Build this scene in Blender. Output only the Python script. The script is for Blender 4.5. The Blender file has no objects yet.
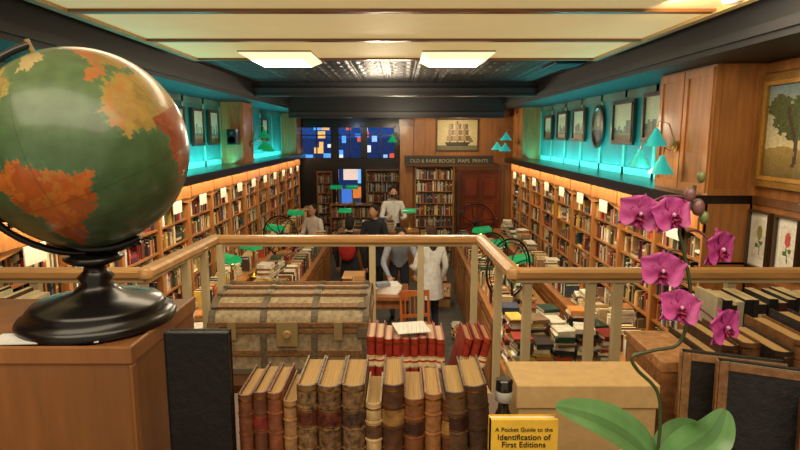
import bpy, math, random
from mathutils import Matrix, Vector, Euler
random.seed(7)
ZO=3.0
sc=bpy.context.scene
def C(r,g,b):
    def l(c):
        c/=255.0
        return c/12.92 if c<=0.04045 else ((c+0.055)/1.055)**2.4
    return (l(r),l(g),l(b))
def mul(c,k): return tuple(max(0,min(1,a*k)) for a in c)
def mixc(a,b,t): return tuple(a[i]*(1-t)+b[i]*t for i in range(3))
I4=Matrix.Identity(4)
def T(x,y,z): return Matrix.Translation((x,y,z))
def R(a,ax): return Matrix.Rotation(math.radians(a),4,ax)

# ---------------- materials ----------------
def mat(name,rough=.5,metal=0,nscale=8,nstr=.25,stretch=(1,1,1),bump=0,emis=0,coat=0,kind='noise'):
    m=bpy.data.materials.new(name); m.use_nodes=True
    nt=m.node_tree; N=nt.nodes; L=nt.links
    b=N['Principled BSDF']
    b.inputs['Roughness'].default_value=rough
    b.inputs['Metallic'].default_value=metal
    b.inputs['Coat Weight'].default_value=coat
    b.inputs['Coat Roughness'].default_value=.12
    at=N.new('ShaderNodeAttribute'); at.attribute_name='Col'
    tc=N.new('ShaderNodeTexCoord'); mp=N.new('ShaderNodeMapping')
    mp.inputs['Scale'].default_value=stretch
    L.new(tc.outputs['Object'],mp.inputs['Vector'])
    nz=N.new('ShaderNodeTexNoise'); nz.inputs['Scale'].default_value=nscale
    nz.inputs['Detail'].default_value=5; nz.inputs['Roughness'].default_value=.6
    L.new(mp.outputs['Vector'],nz.inputs['Vector'])
    fac=nz.outputs['Fac']
    rp=N.new('ShaderNodeMapRange')
    rp.inputs['From Min'].default_value=.3; rp.inputs['From Max'].default_value=.7
    rp.inputs['To Min'].default_value=1-nstr; rp.inputs['To Max'].default_value=1+nstr*.6
    L.new(fac,rp.inputs['Value'])
    vm=N.new('ShaderNodeVectorMath'); vm.operation='SCALE'
    L.new(at.outputs['Color'],vm.inputs[0]); L.new(rp.outputs['Result'],vm.inputs['Scale'])
    L.new(vm.outputs['Vector'],b.inputs['Base Color'])
    h=fac
    if kind=='tin':
        br=N.new('ShaderNodeTexVoronoi'); br.inputs['Scale'].default_value=2.6; br.inputs['Randomness'].default_value=0.0
        br.distance='CHEBYCHEV'
        L.new(tc.outputs['Object'],br.inputs['Vector'])
        v2=N.new('ShaderNodeTexVoronoi'); v2.inputs['Scale'].default_value=15; L.new(tc.outputs['Object'],v2.inputs['Vector'])
        mm=N.new('ShaderNodeMath'); mm.operation='ADD'
        w=N.new('ShaderNodeMath'); w.operation='SINE'; w2=N.new('ShaderNodeMath'); w2.operation='MULTIPLY'; w2.inputs[1].default_value=24
        L.new(br.outputs['Distance'],w2.inputs[0]); L.new(w2.outputs[0],w.inputs[0])
        L.new(w.outputs[0],mm.inputs[0]); L.new(v2.outputs['Distance'],mm.inputs[1]); h=mm.outputs[0]
    if bump:
        bp=N.new('ShaderNodeBump'); bp.inputs['Strength'].default_value=bump; bp.inputs['Distance'].default_value=.01
        L.new(h,bp.inputs['Height']); L.new(bp.outputs['Normal'],b.inputs['Normal'])
    if emis:
        L.new(at.outputs['Color'],b.inputs['Emission Color']); b.inputs['Emission Strength'].default_value=emis
    return m
M_WOOD=mat('honey_wood',.42,nscale=3,nstr=.3,stretch=(6,6,.7),coat=.2)
M_WOODH=mat('rail_wood',.38,nscale=4,nstr=.25,stretch=(1,8,10),coat=.3)
M_PAINT=mat('paint',.6,nscale=5,nstr=.08)
M_PANEL=mat('cream_ceiling_added_glow',.6,nscale=1.2,nstr=.15,emis=.36)  # cream ceiling finish; emission added to brighten it, not a lamp
M_GLOSS=mat('gloss',.28,nscale=5,nstr=.08,coat=.2)
M_CLOTH=mat('cloth',.9,nscale=14,nstr=.22,bump=.2)
M_SKIN=mat('skin',.55,nscale=20,nstr=.06)
M_PAPER=mat('paper',.8,nscale=60,nstr=.12)
M_PAGES=mat('page_edges',.85,nscale=8,nstr=.35,stretch=(90,1,1))
M_LEATH=mat('leather',.5,nscale=70,nstr=.45,bump=.25)
M_MARB=mat('marbled_leather',.45,nscale=130,nstr=.9,bump=.1)
M_BOOK=mat('book_cloth',.55,nscale=12,nstr=.3)
M_METAL=mat('dark_iron',.4,metal=.7,nscale=20,nstr=.2)
M_BRASS=mat('brass',.3,metal=1,nscale=20,nstr=.15)
M_GILT=mat('gilt_frame',.4,metal=.4,nscale=60,nstr=.3,bump=.3)
M_TIN=mat('pressed_tin',.5,nscale=3,nstr=.2,bump=1.0,kind='tin')
M_FLOOR=mat('floor_cov',.6,nscale=6,nstr=.3)
M_EM1=mat('glow_soft',.5,nstr=.02,emis=1.0)
M_EM4=mat('glow_lamp',.5,nstr=.02,emis=7.0)
M_EMG=mat('green_glass',.25,nstr=.05,emis=.4,coat=.4)
M_EMC=mat('teal_glass',.3,nstr=.05,emis=.35,coat=.4)
M_GLOBE=mat('globe_varnish',.34,nscale=45,nstr=.2,coat=.4)
M_CANV=mat('trunk_canvas',.7,nscale=40,nstr=.45,bump=.35)
M_PETAL=mat('petal',.5,nscale=60,nstr=.2)
M_LEAF=mat('leaf',.32,nscale=18,nstr=.22,coat=.3)
M_ART=mat('art',.45,nscale=40,nstr=.25)
M_TEAL=mat('teal_panel',.5,nscale=1.6,nstr=.3)
M_GLASS=mat('dark_glass',.08,nstr=.02,coat=1)

# ---------------- mesh builder ----------------
class MB:
    def __init__(s):
        s.v=[];s.f=[];s.c=[];s.mi=[];s.sm=[];s.M=I4
    def add(s,vs,fs,col,mi=0,sm=False):
        o=len(s.v); M=s.M
        s.v.extend([tuple(M@Vector(p)) for p in vs])
        for k,f in enumerate(fs):
            s.f.append(tuple(o+i for i in f))
            s.c.append(col[k] if isinstance(col,list) else col)
            s.mi.append(mi); s.sm.append(sm)
    def box(s,x0,x1,y0,y1,z0,z1,col,mi=0):
        vs=[(x0,y0,z0),(x1,y0,z0),(x1,y1,z0),(x0,y1,z0),(x0,y0,z1),(x1,y0,z1),(x1,y1,z1),(x0,y1,z1)]
        s.add(vs,[(0,3,2,1),(4,5,6,7),(0,1,5,4),(2,3,7,6),(0,4,7,3),(1,2,6,5)],col,mi)
    def ext(s,poly,vec,col,mi=0,sm=False):
        n=len(poly); vec=Vector(vec)
        vs=[tuple(p) for p in poly]+[tuple(Vector(p)+vec) for p in poly]
        s.add(vs,[tuple(range(n))[::-1],tuple(range(n,2*n))],col,mi)
        s.add(vs,[(i,(i+1)%n,n+(i+1)%n,n+i) for i in range(n)],col,mi,sm)
    def lathe(s,prof,col,mi=0,seg=24,cap=True,sm=True):
        vs=[];n=len(prof)
        for r,z in prof:
            for i in range(seg):
                a=2*math.pi*i/seg; vs.append((r*math.cos(a),r*math.sin(a),z))
        fs=[];cs=[]
        for j in range(n-1):
            for i in range(seg):
                k=(i+1)%seg
                fs.append((j*seg+i,j*seg+k,(j+1)*seg+k,(j+1)*seg+i)); cs.append(col[j] if isinstance(col,list) else col)
        s.add(vs,fs,cs,mi,sm)
        if cap:
            c0=col[0] if isinstance(col,list) else col; c1=col[-1] if isinstance(col,list) else col
            s.add(vs[:seg],[tuple(range(seg))[::-1]],c0,mi); s.add(vs[-seg:],[tuple(range(seg))],c1,mi)
    def tube(s,path,rad,col,mi=0,seg=8,closed=False):
        P=[Vector(p) for p in path]; n=len(P); vs=[]
        up=Vector((0,0,1)); prev=None
        for i,p in enumerate(P):
            if closed: t=P[(i+1)%n]-P[i-1]
            else: t=P[min(i+1,n-1)]-P[max(i-1,0)]
            t.normalize()
            if prev is None:
                a=t.cross(up)
                if a.length<.05: a=t.cross(Vector((1,0,0)))
            else:
                a=prev-t*prev.dot(t)
            a.normalize(); prev=a; b=t.cross(a)
            r=rad[i] if isinstance(rad,(list,tuple)) else rad
            for k in range(seg):
                an=2*math.pi*k/seg; vs.append(tuple(p+a*r*math.cos(an)+b*r*math.sin(an)))
        fs=[]
        for j in range(n if closed else n-1):
            q=(j+1)%n
            for k in range(seg):
                l=(k+1)%seg; fs.append((j*seg+k,j*seg+l,q*seg+l,q*seg+k))
        s.add(vs,fs,col,mi,True)
        if not closed:
            s.add(vs[:seg],[tuple(range(seg))[::-1]],col,mi); s.add(vs[-seg:],[tuple(range(seg))],col,mi)
    def ell(s,c,r,col,mi=0,seg=16,rings=10,M=None,cf=None):
        vs=[];fs=[];cs=[]
        for j in range(rings+1):
            th=math.pi*j/rings
            for i in range(seg):
                a=2*math.pi*i/seg
                p=Vector((r[0]*math.sin(th)*math.cos(a),r[1]*math.sin(th)*math.sin(a),r[2]*math.cos(th)))
                if M: p=M@p
                vs.append(tuple(p+Vector(c)))
        for j in range(rings):
            for i in range(seg):
                k=(i+1)%seg; fs.append((j*seg+i,(j+1)*seg+i,(j+1)*seg+k,j*seg+k))
                cs.append(cf((j+.5)/rings,(i+.5)/seg) if cf else col)
        s.add(vs,fs,cs,mi,True)
    def build(s,name,mats,bevel=0,parent=None,recalc=True):
        me=bpy.data.meshes.new(name)
        me.from_pydata([(x,y,z+ZO) for x,y,z in s.v],[],s.f)
        if recalc:
            import bmesh
            bm=bmesh.new(); bm.from_mesh(me); bmesh.ops.recalc_face_normals(bm,faces=bm.faces[:]); bm.to_mesh(me); bm.free()
        ca=me.color_attributes.new(name='Col',type='FLOAT_COLOR',domain='CORNER')
        buf=[]
        for p,c in zip(me.polygons,s.c): buf.extend(((c[0],c[1],c[2],1.0))*p.loop_total)
        ca.data.foreach_set('color',buf)
        me.polygons.foreach_set('material_index',s.mi); me.polygons.foreach_set('use_smooth',s.sm)
        for m in mats: me.materials.append(m)
        ob=bpy.data.objects.new(name,me); sc.collection.objects.link(ob)
        if bevel:
            b=ob.modifiers.new('Bevel','BEVEL'); b.width=bevel; b.segments=2; b.limit_method='ANGLE'; b.angle_limit=math.radians(50)
        if parent: ob.parent=parent
        me.update()
        return ob

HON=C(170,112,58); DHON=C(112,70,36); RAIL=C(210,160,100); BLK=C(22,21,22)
WALW=C(156,100,50)
# ---------------- room shell ----------------
XL,XR=-3.1,2.9; XLF,XRF=-2.7,2.51; CZ=.83; YN=-2.0; YB=13.5; YS=16.0
def slab(name,b,col,m,bevel=0):
    mb=MB(); mb.box(*b,col); return mb.build(name,[m],bevel)
slab('floor',(XL-.1,XR+.1,YN,YS+.1,-3.1,-3.0),C(92,90,78),M_FLOOR)
mb=MB()
mb.box(XL,XR,YN,2.5,-1.75,-1.6,C(88,60,38)); mb.box(-1.15,.55,2.5,3.35,-1.75,-1.6,C(88,60,38))
mb.build('mezzanine_floor',[M_WOOD])
slab('wall_left',(XL-.1,XL,YN,YS,-3.0,1.0),WALW,M_WOOD)
slab('wall_right',(XR,XR+.1,YN,YS,-3.0,1.0),WALW,M_WOOD)
slab('ceiling',(XL,XR,YN,YS,CZ,CZ+.1),C(50,50,53),M_TIN)
for nm,x0,x1 in(('trim_soffit_left',XL,-2.35),('trim_soffit_right',2.2,XR)):
    mb=MB(); mb.box(x0,x1,YN,YS,.56,CZ-.001,C(27,27,30)); xi=x1 if x0<0 else x0
    mb.box(xi-.03,xi+.03,YN,YS,.60,.66,C(36,36,40)); mb.build(nm,[M_PAINT])
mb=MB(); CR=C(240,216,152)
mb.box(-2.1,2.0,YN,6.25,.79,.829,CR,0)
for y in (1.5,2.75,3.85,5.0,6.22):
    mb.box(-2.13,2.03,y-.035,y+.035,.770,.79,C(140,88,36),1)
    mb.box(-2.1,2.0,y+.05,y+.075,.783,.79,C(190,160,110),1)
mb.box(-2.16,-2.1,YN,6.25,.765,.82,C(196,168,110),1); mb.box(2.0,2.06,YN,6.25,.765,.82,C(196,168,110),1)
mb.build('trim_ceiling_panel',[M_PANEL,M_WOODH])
for i,y in enumerate((9.4,12.4)):
    mb=MB(); zb=.62 if i==0 else .36
    mb.box(-2.35,2.2,y,y+.3,zb,CZ-.002,C(34,33,36)); mb.box(-2.35,2.2,y-.05,y,zb+.06,zb+.12,C(50,48,50))
    mb.build('trim_beam_%d'%(i+1),[M_PAINT])
def flight(x,y):
    mb=MB(); mb.M=T(x,y,0)
    mb.box(-.12,.12,-.12,.12,.745,.79,C(130,124,112),0)
    mb.box(-.33,.33,-.4,.4,.735,.75,C(190,180,156),0)
    a=[(-.33,-.4),(.33,-.4),(.33,.4),(-.33,.4)]; b=[(-.24,-.29),(.24,-.29),(.24,.29),(-.24,.29)]
    vs=[(p[0],p[1],.735) for p in a]+[(p[0],p[1],.68) for p in b]
    mb.add(vs,[(i,(i+1)%4,4+(i+1)%4,4+i) for i in range(4)],C(255,236,190),1)
    mb.add(vs,[(4,5,6,7)],C(255,240,205),2)
    mb.build('ceiling_light',[M_PAINT,M_EM1,M_EM4])
flight(-1.13,5.75); flight(.53,5.75)
mb=MB(); mb.M=T(1.95,3.55,.79); mb.lathe([(.06,0),(.055,-.02),(.025,-.03)],C(220,220,215)); mb.build('smoke_detector',[M_PAINT])
mb=MB()
mb.box(1.75,2.1,6.7,7.3,.80,.83,C(20,20,22))
for k in range(6): mb.box(1.78,2.07,6.74+k*.09,6.78+k*.09,.79,.80,C(60,60,64))
mb.build('ceiling_vent',[M_METAL])

# back partition (right) with door
mb=MB()
mb.box(.05,1.32,YB,YB+.12,-3,.83,WALW); mb.box(2.45,XR,YB,YB+.12,-3,.83,WALW); mb.box(1.32,2.45,YB,YB+.12,-.72,.83,WALW)
mb.box(.05,.17,YB+.12,YS,-3,.83,WALW)
mb.build('wall_back',[M_WOOD])
mb=MB(); DR=C(130,58,34)
mb.box(1.421,2.349,YB+.03,YB+.08,-3,-.801,DR)
for (zx,zy) in((-2.85,-2.2),(-2.1,-1.55),(-1.45,-.95)):
    for (xa,xb) in((1.5,1.84),(1.92,2.27)):
        mb.box(xa,xb,YB-.0,YB+.03,zx,zy,mul(DR,.8)); mb.box(xa+.05,xb-.05,YB-.015,YB,zx+.05,zy-.05,mul(DR,1.2))
mb.ell((2.28,YB-.03,-1.95),(.03,.03,.03),C(200,160,80),1)
mb.build('door_1',[M_GLOSS,M_BRASS])
mb=MB()
mb.box(1.32,1.42,YB-.04,YB+.1,-3,-.72,DHON); mb.box(2.35,2.45,YB-.04,YB+.1,-3,-.72,DHON); mb.box(1.28,2.49,YB-.06,YB+.1,-.80,-.68,DHON)
mb.box(.0,.3,YB-.12,YB-.001,-3,.36,HON); mb.box(-.02,.32,YB-.14,YB-.001,.2,.36,DHON)
mb.box(.3,2.5,YB-.1,YB-.001,.40,.55,DHON)
mb.build('trim_door_frame',[M_WOOD])
# shop front with the street outside
SF=C(24,22,24); yy0,yy1=YS,YS+.12
mb=MB()
holes=[(-2.72,-1.86),(-1.72,-1.04),(-.94,-.12)]; ZW0,ZW1=-.66,.24
mb.box(XL,.05,yy0,yy1,ZW1,.83,SF); mb.box(XL,.05,yy0,yy1,-.85,ZW0,SF)
xs=[XL]+[v for h in holes for v in h]+[.05]
for i in range(0,len(xs),2): mb.box(xs[i],xs[i+1],yy0,yy1,ZW0,ZW1,SF)
mb.box(XL,-1.78,yy0,yy1,-3,-.85,SF); mb.box(-1.0,.05,yy0,yy1,-3,-.85,SF)
mb.build('wall_front',[M_GLOSS])
for i,(a,b) in enumerate(holes):
    mb=MB()
    for q in((a,a+.04,ZW0,ZW1),(b-.04,b,ZW0,ZW1),(a,b,ZW0,ZW0+.04),(a,b,ZW1-.04,ZW1),((a+b)/2-.015,(a+b)/2+.015,ZW0,ZW1),(a,b,-.02,.01)): mb.box(q[0],q[1],yy0+.02,yy0+.07,q[2],q[3],SF)
    mb.build('window_%d'%(i+1),[M_GLOSS])
mb=MB()
mb.box(-1.78,-1.70,yy0,yy0+.08,-3,-.85,SF); mb.box(-1.08,-1.0,yy0,yy0+.08,-3,-.85,SF); mb.box(-1.7,-1.08,yy0,yy0+.08,-3,-2.3,SF); mb.box(-1.7,-1.08,yy0,yy0+.08,-.93,-.85,SF)
mb.box(-1.12,-1.09,yy0-.05,yy0,-2.0,-1.7,C(200,160,80))
mb.build('door_2',[M_GLOSS])
mb=MB(); nx,nz=150,120; rs=random.Random(5)
blobs=[(rs.uniform(-3.5,.3),rs.uniform(-1.2,.3),rs.uniform(.05,.16),rs.uniform(.04,.12),rs.choice([C(90,170,255),C(235,240,250),C(255,190,110),C(60,140,255),C(150,200,255),C(230,90,60)])) for _ in range(46)]
for i in range(nx):
    for j in range(nz):
        x=-3.9+4.6*i/nx; z=-3+4.1*j/nz
        c=mul(C(14,40,92),rs.uniform(.6,1.2))
        if z>-.1: c=mul(C(20,60,130),rs.uniform(.7,1.1))
        if z<-1.5: c=mul(C(40,50,70),rs.uniform(.6,1.2))
        for (bx_,bz_,bw,bh,bc) in blobs:
            if abs(x-bx_)<bw and abs(z-bz_)<bh: c=mul(bc,rs.uniform(.75,1.05))
        if -1.35<z<-.95 and abs(x+1.5)<.22: c=mul(C(235,205,190),rs.uniform(.8,1.05))
        if -1.9<z<-1.55 and abs(x+1.25)<.2: c=mul(C(220,120,50),rs.uniform(.8,1.05))
        if -1.45<z<-.9 and abs(x+1.15)<.12: c=C(120,190,250)
        if -2.2<z<-1.6 and abs(x+1.6)<.16: c=C(60,110,200)
        mb.add([(x,17.3,z),(x+4.6/nx,17.3,z),(x+4.6/nx,17.3,z+4.1/nz),(x,17.3,z+4.1/nz)],[(0,1,2,3)],c)
mb.build('street_view',[M_EM1],recalc=False)

# ---------------- books helpers ----------------
PAL=[C(126,68,38),C(160,106,60),C(108,46,32),C(66,52,44),C(188,152,98),C(220,204,160),C(58,66,84),C(66,84,58),C(156,46,36),C(36,34,36),C(200,132,66),C(236,228,206),C(116,92,60),C(180,68,42),C(84,98,114),C(172,140,104),C(240,236,222),C(200,182,146),C(222,186,84),C(40,70,60),C(90,40,60)]
PG=C(222,204,158)
def rc(): return mul(random.choice(PAL),random.uniform(.65,1.35))
def row_y(mb,xf,xb,y0,y1,z,h0,h1,lab=True):
    y=y0; s=.002 if xb>xf else -.002
    while y<y1-.02:
        rr=random.random()
        if rr<.03: y+=random.uniform(.03,.08); continue
        if rr<.06 and y1-y>.22:   # a few volumes lying flat
            zz=z; L=random.uniform(.16,.2)
            for q in range(random.randint(2,5)):
                t=random.uniform(.018,.035); 
                if zz+t>z+h1: break
                c=rc(); f=xf+random.uniform(0,.03)*(1 if xb>xf else -1)
                mb.box(min(f,xb),max(f,xb),y+.003,y+L*random.uniform(.85,1),zz,zz+t-.001,c); zz+=t
            y+=L+.005; continue
        t=random.uniform(.014,.048)
        t=min(t,y1-y); h=random.uniform(h0,h1); c=rc(); dx=random.uniform(0,.035)
        f=xf+(dx if xb>xf else -dx)
        mb.box(min(f,xb),max(f,xb),y+.001,y+t-.001,z,z+h,[c,PG,c,c,c,c])
        if lab and random.random()<.5:
            zz=z+h*random.uniform(.55,.75)
            a,b=sorted((f-s,f+s)); mb.box(a,b,y+.003,y+t-.003,zz,zz+h*.12,random.choice([C(220,190,110),C(240,230,205),C(40,20,16)]))
        y+=t
def row_x(mb,x0,x1,yf,d,z,h0,h1,pal=None):
    x=x0
    while x<x1-.012:
        t=min(random.uniform(.015,.04),x1-x); h=random.uniform(h0,h1); c=rc() if not pal else mul(random.choice(pal),random.uniform(.8,1.2))
        yy=yf+random.uniform(0,.02)
        mb.box(x+.001,x+t-.001,yy,yy+d,z,z+h,[c,PG,c,c,c,c])
        if random.random()<.5: mb.box(x+.003,x+t-.003,yy-.002,yy,z+h*.6,z+h*.72,C(230,210,160))
        x+=t
def stack(mb,x,y,z,n,w=.2,d=.14):
    zz=z
    for i in range(n):
        t=random.uniform(.012,.04); c=rc(); a=random.uniform(-12,12)
        if random.random()<.3: c=C(228,222,204)
        mb.M=T(x+random.uniform(-.01,.01),y+random.uniform(-.01,.01),0)@R(a,'Z')
        ww=w*random.uniform(.8,1.1)/2; dd=d*random.uniform(.8,1.1)/2
        mb.box(-ww,ww,-dd,dd,zz,zz+.003,c); mb.box(-ww+.004,ww-.004,-dd+.004,dd-.004,zz+.003,zz+t-.003,PG); mb.box(-ww,ww,-dd,dd,zz+t-.003,zz+t,c)
        mb.box(-ww,ww,-dd,-dd+.003,zz,zz+t,c)
        zz+=t
    mb.M=I4
    return zz
# ---------------- wall bookcases ----------------
def wallcase(side,xf,xw,y0,y1):
    s=1 if side>0 else -1
    def bx(mb,a,b,*r):
        mb.box(min(a,b),max(a,b),*r)
    w=MB(); bk=MB(); cd=MB()
    xw_=xw-s*.002
    cx=xf-s*.42
    bx(w,cx,xw_,y0,y1,-3,-2.14,HON); bx(w,cx-s*.03,xw_,y0,y1,-2.14,-2.10,mul(HON,1.15))
    n=int(round((y1-y0)/.92)); st=(y1-y0)/n
    for i in range(n):
        ya=y0+i*st
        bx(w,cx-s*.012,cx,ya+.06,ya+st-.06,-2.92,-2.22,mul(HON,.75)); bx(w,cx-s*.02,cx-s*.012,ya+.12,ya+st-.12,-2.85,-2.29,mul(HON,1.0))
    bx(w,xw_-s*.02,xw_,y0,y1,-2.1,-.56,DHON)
    sh=[-2.10,-1.83,-1.57,-1.31,-1.05]
    for z in sh[1:]: bx(w,xf+s*.02,xw_,y0,y1,z-.02,z,mul(HON,.9))
    for i in range(n+1):
        ya=y0+i*st
        bx(w,xf,xw_,max(y0,ya-.03),min(y1,ya+.03),-2.1,-.56,mul(HON,1.1))
    bx(w,xf-s*.01,xf+s*.02,y0,y1,-.80,-.56,mul(HON,1.2))
    bx(w,xf-s*.17,xw_,y0,y1,-.56,-.49,C(24,22,24),1)
    bx(w,xf-s*.17,xf-s*.155,y0,y1,-.60,-.56,C(30,26,24),1)
    for i in range(n):
        ya=y0+i*st
        bx(w,xf-s*.025,xf-s*.01,ya+.05,ya+st-.05,-.78,-.60,mul(HON,1.0))
        k=8
        poly=[(xf,ya+.03,-.80),(xf,ya+st-.03,-.80)]+[(xf,ya+st-.03-(st-.06)*j/k,-.86+.05*math.sin(math.pi*j/k)) for j in range(k+1)]
        w.ext(poly,(s*.015,0,0),mul(HON,1.1))
        bx(cd,xf-s*.03,xf-s*.02,ya+st*.36,ya+st*.64,-.93,-.79,C(240,236,218))
        for z in sh:
            row_y(bk,xf+s*.04,xw_-s*.07,ya+.035,ya+st-.035,z,.14,.232)
    yy=y0+.2
    while yy<y1-.3:
        r=random.random()
        if r<.6:
            stack(bk,(cx+xf)/2+random.uniform(-.03,.03),yy,-2.10,random.randint(4,12),.17,.22)
            yy+=.26
        else:
            L=random.uniform(.3,.6); row_y(bk,cx+s*.06,cx+s*.25,yy,yy+L,-2.10,.16,.23); yy+=L+.03
    w.build('wall_bookcase',[M_WOOD,M_GLOSS]); bk.build('shelf_books',[M_BOOK],recalc=False); cd.build('shelf_label_cards',[M_PAPER])
wallcase(1,XRF,XR,4.72,13.0)
wallcase(-1,XLF,XL,3.7,15.58)

def cab(name,x0,x1,y0,y1,z0,z1,side):
    mb=MB(); mb.box(x0,x1,y0,y1,z0,z1,mul(HON,1.05))
    e=.014; fx=x0 if side>0 else x1; s=-1 if side>0 else 1
    a,b=sorted((fx,fx+s*e)); n=2 if y1-y0>.8 else 1
    for i in range(n):
        ya,yb=y0+i*(y1-y0)/n+.01,y0+(i+1)*(y1-y0)/n-.01; g=.06
        mb.box(a,b,ya,ya+g,z0+.02,z1-.02,mul(HON,1.18)); mb.box(a,b,yb-g,yb,z0+.02,z1-.02,mul(HON,1.18))
        mb.box(a,b,ya+g,yb-g,z0+.02,z0+.02+g,mul(HON,1.18)); mb.box(a,b,ya+g,yb-g,z1-.02-g,z1-.02,mul(HON,1.18))
    g=.05
    mb.box(x0,x0+g,y0-e,y0,z0,z1,mul(HON,1.15)); mb.box(x1-g,x1,y0-e,y0,z0,z1,mul(HON,1.15))
    mb.box(x0+g,x1-g,y0-e,y0,z0,z0+g,mul(HON,1.15)); mb.box(x0+g,x1-g,y0-e,y0,z1-g,z1,mul(HON,1.15))
    mb.build(name,[M_WOOD])
cab('wall_cabinet',XRF,XR-.002,4.72,5.68,-.489,.559,1)
cab('wall_cabinet',XRF,XR-.002,12.0,12.9,-.489,.559,1)
cab('wall_cabinet',XL+.002,XLF,10.05,10.7,-.489,.559,-1)
cab('wall_cabinet',XL+.002,XLF,15.2,15.9,-.489,.559,-1)
mb=MB(); mb.box(-2.9,-2.74,9.78,10.0,-.16,.1,BLK); mb.M=T(-2.82,9.78,-.08)@R(90,'X'); mb.lathe([(.06,0),(.05,.0),(.02,-.02)],C(50,50,52)); mb.M=T(-2.82,9.78,.04)@R(90,'X'); mb.lathe([(.025,.0),(.01,.01)],C(60,60,60))
mb.M=I4; mb.box(-2.85,-2.79,10.0,10.035,-.05,.0,BLK); mb.build('speaker',[M_GLOSS],.004)
mb=MB()
mb.box(XR-.02,XR-.001,YN,4.70,-.55,-.49,DHON); mb.box(XR-.02,XR-.001,YN,4.70,.48,.55,mul(HON,1.1)); mb.box(XR-.03,XR-.001,YN,4.70,-1.2,-1.14,DHON); mb.build('trim_picture_rail',[M_WOOD])
def teal(name,x,s,y0,y1,n):
    mb=MB(); TE=C(20,124,122); TL=C(110,180,160)
    a,b=sorted((x,x-s*.012)); mb.box(a,b,y0,y1,-.489,.558,TE)
    st=(y1-y0)/n; a,b=sorted((x-s*.012,x-s*.03))
    for i in range(n+1):
        ya=y0+i*st; mb.box(a,b,max(y0,ya-.035),min(y1,ya+.035),-.489,.558,TL)
    mb.box(a,b,y0,y1,.47,.558,mul(TL,.5)); mb.box(a,b,y0,y1,-.489,-.40,TL)
    mb.build(name,[M_TEAL])
teal('trim_teal_panels_right',XR-.001,1,5.69,11.98,7)
teal('trim_teal_panels_left',XL+.001,-1,4.0,10.04,7)
teal('trim_teal_panels_left',XL+.001,-1,10.72,15.18,4)

# ---------------- pictures ----------------
def pmat(side,x,y,z):
    if side=='R': m=Matrix(((0,1,0,x),(-1,0,0,y),(0,0,1,z),(0,0,0,1)))
    elif side=='L': m=Matrix(((0,-1,0,x),(1,0,0,y),(0,0,1,z),(0,0,0,1)))
    else: m=T(x,y,z)
    return m
def picture(name,side,x,y,z,w,h,fw,fcol,fn,matc=None,nx=26,ny=20,oval=False,tm=M_GLOSS):
    mb=MB(); mb.M=pmat(side,x,y,z)
    if oval:
        k=28
        def ring(r0,r1,ya,yb,col,mi=0):
            for i in range(k):
                a0,a1=2*math.pi*i/k,2*math.pi*(i+1)/k
                P=lambda r,a,yv:(r*w/2*math.cos(a),yv,r*h/2*math.sin(a))
                mb.add([P(r0,a0,ya),P(r1,a0,yb),P(r1,a1,yb),P(r0,a1,ya)],[(0,1,2,3)],col,mi,True)
        ring(1,1,0,-.03,fcol); ring(1,.85,-.03,-.035,fcol); ring(.85,.8,-.035,-.01,mul(fcol,1.5))
        for j in range(8): 
            for i in range(k):
                a0,a1=2*math.pi*i/k,2*math.pi*(i+1)/k; r0,r1=.8*j/8,.8*(j+1)/8
                am=(a0+a1)/2; rm=(r0+r1)/2
                P=lambda r,a:(r*w/2*math.cos(a),-.01,r*h/2*math.sin(a))
                mb.add([P(r0,a0),P(r1,a0),P(r1,a1),P(r0,a1)],[(0,1,2,3)],fn(.5+rm*.5*math.cos(am),.5+rm*.5*math.sin(am)),1)
        return mb.build(name,[tm,M_ART])
    W,H=w/2,h/2
    for (a,b,c,d) in((-W,W,-H,-H+fw),(-W,W,H-fw,H),(-W,-W+fw,-H+fw,H-fw),(W-fw,W,-H+fw,H-fw)): mb.box(a,b,-.035,0,c,d,fcol)
    e=fw*.35
    for (a,b,c,d) in((-W+fw-e,W-fw+e,-H+fw-e,-H+fw),(-W+fw-e,W-fw+e,H-fw,H-fw+e),(-W+fw-e,-W+fw,-H+fw,H-fw),(W-fw,W-fw+e,-H+fw,H-fw)): mb.box(a,b,-.045,-.035,c,d,mul(fcol,1.6))
    iw,ih=w-2*fw,h-2*fw
    if matc:
        mb.box(-iw/2,iw/2,-.012,-.006,-ih/2,ih/2,matc,2); iw*=.68; ih*=.72
    yv=-.014
    vs=[(-iw/2+iw*i/nx,yv,-ih/2+ih*j/ny) for j in range(ny+1) for i in range(nx+1)]
    fs=[];cs=[]
    for j in range(ny):
        for i in range(nx):
            a=j*(nx+1)+i; fs.append((a,a+1,a+nx+2,a+nx+1)); cs.append(fn((i+.5)/nx,(j+.5)/ny))
    mb.add(vs,fs,cs,1)
    mb.box(-iw/2,iw/2,-.006,0,-ih/2,ih/2,BLK)
    return mb.build(name,[tm,M_ART,M_PAPER])
def landscape(u,v):
    hz=.30+.03*math.sin(u*9)
    if v<hz: c=mixc(C(110,92,48),C(166,140,76),v/hz)
    else: c=mixc(C(214,198,150),C(120,150,158),(v-hz)/(1-hz))
    if v<hz-.05 and abs(u-.5-.2*math.sin(v*14))<.06: c=C(190,180,140)
    for (tu,tv,r) in((.22,.62,.15),(.34,.76,.13),(.12,.76,.12),(.28,.5,.1),(.55,.40,.06),(.78,.46,.10),(.88,.56,.12)):
        if ((u-tu)/r)**2+((v-tv)/(r*1.1))**2<1+.45*math.sin(u*57+v*41)*math.cos(v*67): c=mul(C(78,88,40),random.uniform(.6,1.4))
    if abs(u-.25-.05*math.sin(v*6))<.016 and .12<v<.75: c=C(76,54,34)
    if abs(u-.84)<.012 and .2<v<.5: c=C(76,54,34)
    return c
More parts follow.
